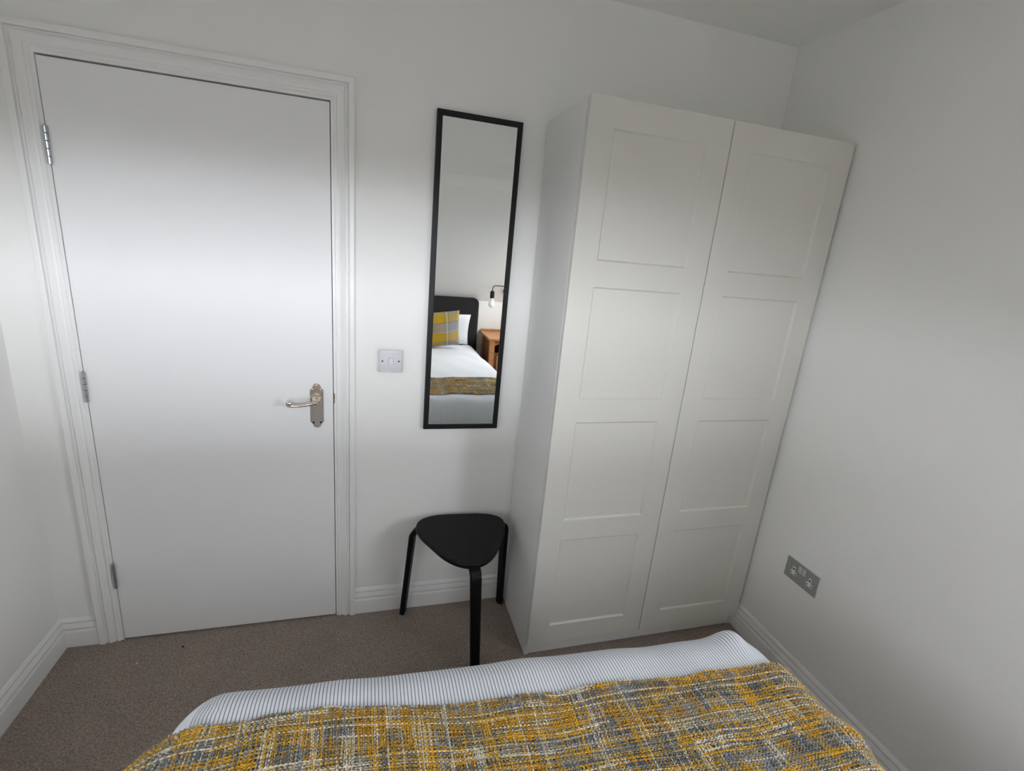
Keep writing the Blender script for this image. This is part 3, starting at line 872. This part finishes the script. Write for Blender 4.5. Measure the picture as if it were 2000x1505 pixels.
PAL = np.array([(0.60, 0.345, 0.045), (0.46, 0.250, 0.040), (0.165, 0.175, 0.182), (0.275, 0.285, 0.290), (0.70, 0.63, 0.49), (0.37, 0.30, 0.16)])
def dye(n_y, n_s, length, seed, cream_p, horiz):
    """colour along each yarn: long dyed stretches shared by neighbouring yarns, with single cream yarns between"""
    r = np.random.default_rng(seed)
    out = np.zeros((n_y, n_s, 3))
    t = np.linspace(0, length, n_s)
    y = 0
    while y < n_y:
        w = int(r.integers(2, 8))
        knots = [0.0]; cols = []
        while knots[-1] < length:
            c_ = int(r.choice(6, p=[0.28, 0.15, 0.18, 0.17, 0.08, 0.14]))
            cols.append(c_); knots.append(knots[-1] + r.uniform(0.018, 0.085) * (1.3 if horiz else 0.9))
        for k in range(w):
            if y >= n_y: break
            if r.random() < cream_p:
                out[y] = PAL[4] * r.uniform(0.8, 1.15)
            else:
                kk = np.array(knots) + r.normal(0, 0.010, len(knots))
                kk.sort()
                own = np.array([c_ if r.random() < 0.70 else int(r.integers(0, 6)) for c_ in cols])
                idx = np.clip(np.searchsorted(kk, t) - 1, 0, len(cols) - 1)
                out[y] = PAL[own[idx]] * r.uniform(0.8, 1.2)
            y += 1
    out *= (1 + 0.17 * r.standard_normal((n_y, n_s, 1)))
    return np.clip(out, 0.008, 0.9)

throw = empty('throw_blanket', (BX, -1.25, 0.65), 'mustard, grey and cream woven throw folded across the foot of the bed', 'blanket')
PITCH_U, PITCH_V = 0.0040, 0.0036
ATOT = FU + TH_L
n_w = int((TH_V0 - TH_V1) / PITCH_V); n_p = int(2 * ATOT / PITCH_U)
# weft: runs across the bed
a_s = np.linspace(-ATOT, ATOT, n_p * 2)
vrow = np.linspace(TH_V0, TH_V1, n_w)
A, V = np.meshgrid(vrow, a_s, indexing='ij'); V, A = A, V
V = V + 0.0012 * np.sin(A * 23 + vrow[:, None] * 300) + 0.0011 * rng.standard_normal((n_w, 1)) + 0.003 * np.sin(A * 8 + vrow[:, None] * 21)
V[0] += 0.003 * np.sin(a_s * 60); 
par = 0.0012 * np.cos(PI * (a_s[None, :] + ATOT) / PITCH_U + PI * np.arange(n_w)[:, None])
R = 0.00175 * (1 + 0.18 * rng.standard_normal((n_w, 1))).clip(0.6, 1.5) * (1 + 0.10 * rng.standard_normal((n_w, a_s.size)))
yarn_mesh('weft_yarn', A, V, par, dye(n_w, a_s.size, 2 * ATOT, 11, 0.13, True), R, throw)
# warp: runs along the bed
v_s = np.linspace(TH_V0 + 0.004, TH_V1 - 0.004, n_w * 2)
acol = np.linspace(-ATOT + 0.003, ATOT - 0.003, n_p)
A, V = np.meshgrid(acol, v_s, indexing='ij')
A = A + 0.0011 * np.sin(V * 40 + acol[:, None] * 300) + 0.0011 * rng.standard_normal((n_p, 1)) + 0.004 * np.sin(V * 9 + acol[:, None] * 7)
par = -0.0012 * np.cos(PI * (TH_V0 - v_s[None, :]) / PITCH_V + PI * np.arange(n_p)[:, None])
R = 0.00165 * (1 + 0.18 * rng.standard_normal((n_p, 1))).clip(0.6, 1.5) * (1 + 0.10 * rng.standard_normal((n_p, v_s.size)))
yarn_mesh('warp_yarn', A, V, par, dye(n_p, v_s.size, TH_V0 - TH_V1, 23, 0.12, False), R, throw)
adopt(throw)

# ------------------------------------------------------------------ pillow and cushion (seen in the mirror)
def cushion(name, w, h, t, mat, uvname=None, nx=30, pinch=0.04):
    us_ = np.linspace(-1, 1, nx); 
    def shape(side):
        def fn(U, V):
            e = (1 - np.abs(U) ** 3.4).clip(0) ** 0.6 * (1 - np.abs(V) ** 3.4).clip(0) ** 0.6
            pin = 1 - pinch * (1 - np.abs(V) ** 2) * np.abs(U) ** 3 
            pin2 = 1 - pinch * (1 - np.abs(U) ** 2) * np.abs(V) ** 3
            z = side * (t / 2) * e * (1 + 0.06 * np.sin(U * 5 + V * 4))
            return np.stack([U * w / 2 * pin, z, V * h / 2 * pin2], -1)
        return fn
    front = grid_mesh(name, us_, us_, shape(-1), [mat], None, uvname or 'cover', lambda u, v: np.stack([(u + 1) / 2, (v + 1) / 2], 1))
    back = grid_mesh('back_cover', us_, us_[::-1], shape(1), [mat], front, uvname or 'cover', lambda u, v: np.stack([(u + 1) / 2, (v + 1) / 2], 1))
    return front
pl = cushion('pillow', 0.66, 0.315, 0.13, M_white_cloth)
pl.location = (1.482, -2.79, 0.776); pl.rotation_euler = (math.radians(-14), 0, 0)
tag(pl, 'plain white pillow against the charcoal headboard, behind the plaid cushion', 'pillow')
cu = cushion('plaid_cushion', 0.44, 0.372, 0.11, M_plaid, 'cover')
cu.location = (1.460, -2.585, 0.798); cu.rotation_euler = (math.radians(-22), math.radians(-7), 0)
tag(cu, 'yellow and grey plaid cushion leaning against the white pillow', 'cushion')

# ------------------------------------------------------------------ bedside table (seen in the mirror)
bt = empty('bedside_table', (2.20, -2.75, 0), 'honey pine bedside table beside the headboard', 'bedside table')
tx0, tx1, ty0, ty1, tz = 1.955, 2.405, -2.955, -2.540, 0.745
box('tabletop', (tx0, ty0, tz - 0.022), (tx1, ty1, tz), M_pine, bt, 0.006)
for x in (tx0 + 0.02, tx1 - 0.065):
    for y in (ty0 + 0.01, ty1 - 0.062):
        box('leg', (x, y, 0.0), (x + 0.045, y + 0.045, tz - 0.022), M_pine, bt, 0.003)
box('side_panel', (tx0 + 0.030, ty0 + 0.055, 0.10), (tx0 + 0.045, ty1 - 0.062, tz - 0.022), M_pine_dark, bt)
box('side_panel', (tx1 - 0.045, ty0 + 0.055, 0.10), (tx1 - 0.030, ty1 - 0.062, tz - 0.022), M_pine_dark, bt)
box('back_panel', (tx0 + 0.065, ty0 + 0.020, 0.10), (tx1 - 0.065, ty0 + 0.032, tz - 0.022), M_pine_dark, bt)
box('upstand', (tx0 + 0.01, ty0 - 0.004, tz), (tx1 - 0.01, ty0 + 0.010, tz + 0.022), M_pine, bt, 0.003)
# scalloped apron over the open front
xa, xb = tx0 + 0.065, tx1 - 0.065
ap = [(xa, tz - 0.022), (xb, tz - 0.022)]
for i in range(25):
    t = i / 24; x = xb + (xa - xb) * t
    ap.append((x, tz - 0.075 + 0.022 * math.sin(t * 3 * PI) ** 2))
prism('apron', ap, 'y', ty1 - 0.050, ty1 - 0.034, M_pine, bt)
box('shelf', (tx0 + 0.045, ty0 + 0.032, 0.34), (tx1 - 0.045, ty1 - 0.065, 0.358), M_pine, bt)
cd = box('cupboard_door', (xa, ty1 - 0.055, 0.12), (xb, ty1 - 0.038, 0.60), M_pine_dark, bt, 0.003)
box('door_rail', (xa + 0.03, ty1 - 0.038, 0.15), (xa + 0.08, ty1 - 0.032, 0.57), M_pine, cd)
box('door_rail', (xb - 0.08, ty1 - 0.038, 0.15), (xb - 0.03, ty1 - 0.032, 0.57), M_pine, cd)
lathe('knob', [(0.006, 0), (0.006, 0.012), (0.013, 0.018), (0.011, 0.027), (0.0, 0.030)], (xb - 0.015, ty1 - 0.038, 0.42), (0, 1, 0), M_pine, cd, 14)
adopt(bt)

# ------------------------------------------------------------------ wall lamp (seen in the mirror)
LX, LY = 2.002, -2.740
wl_ = empty('wall_lamp', (LX + 0.12, slope_y(1.20), 1.20), 'black bracket lamp with a bare frosted bulb over the bedside table', 'lamp')
sn = Vector((0, 1, -1)).normalized()
pb = Vector((LX + 0.172, slope_y(1.17), 1.17))
lathe('wall_plate', [(0.038, 0.0), (0.038, 0.014), (0.033, 0.018), (0.0, 0.018)], pb, sn, M_frame, wl_, 28, True)
arm = []
top = 1.216
for p in [(LX, LY, 1.150), (LX, LY, 1.185)]: arm.append(p)
for t in np.linspace(0, 1, 7)[1:]:
    a = t * PI / 2; arm.append((LX + 0.031 * (1 - math.cos(a)), LY, 1.185 + 0.031 * math.sin(a)))
arm.append((LX + 0.098, LY, top))
e0 = Vector(arm[-1]); e1 = pb + sn * 0.018
for t in np.linspace(0, 1, 8)[1:]:
    arm.append(tuple(e0 * (1 - t) ** 2 + Vector((pb.x, LY, top - 0.002)) * 2 * t * (1 - t) + e1 * t ** 2))
tube('arm', arm, 0.0042, M_frame, wl_, 12)
lathe('lamp_holder', [(0.0, 0.068), (0.010, 0.068), (0.018, 0.062), (0.0205, 0.055), (0.0205, 0.0), (0.016, 0.0)], (LX, LY, 1.099), (0, 0, 1), M_frame, wl_, 22)
lathe('bulb', [(0.013, 0.0), (0.014, -0.012), (0.021, -0.030), (0.028, -0.048), (0.030, -0.062), (0.027, -0.076), (0.019, -0.087), (0.009, -0.093), (0.0, -0.095)], (LX, LY, 1.101), (0, 0, 1), M_bulb, wl_, 22)
adopt(wl_)

# ------------------------------------------------------------------ specks on the carpet
def speck(name, x, y, r, mat, label):
    bm = bmesh.new()
    bmesh.ops.create_icosphere(bm, subdivisions=2, radius=r)
    for v in bm.verts: v.co = Vector((v.co.x * random.uniform(0.9, 1.5), v.co.y * random.uniform(0.8, 1.1), v.co.z * 0.6))
    o = bm_obj(name, bm, mat, None, True); o.location = (x, y, r * 0.45)
    return tag(o, label, 'speck')
speck('carpet_crumb', 0.215, -0.076, 0.0038, M_lint_d, 'dark crumb on the carpet just in front of the white door')
speck('carpet_lint', 0.087, -0.131, 0.0026, M_lint_w, 'white speck of lint on the carpet near the hinge side of the door')
speck('carpet_lint', 0.778, -0.142, 0.0020, M_lint_w, 'white speck of lint on the carpet near the latch side of the door')
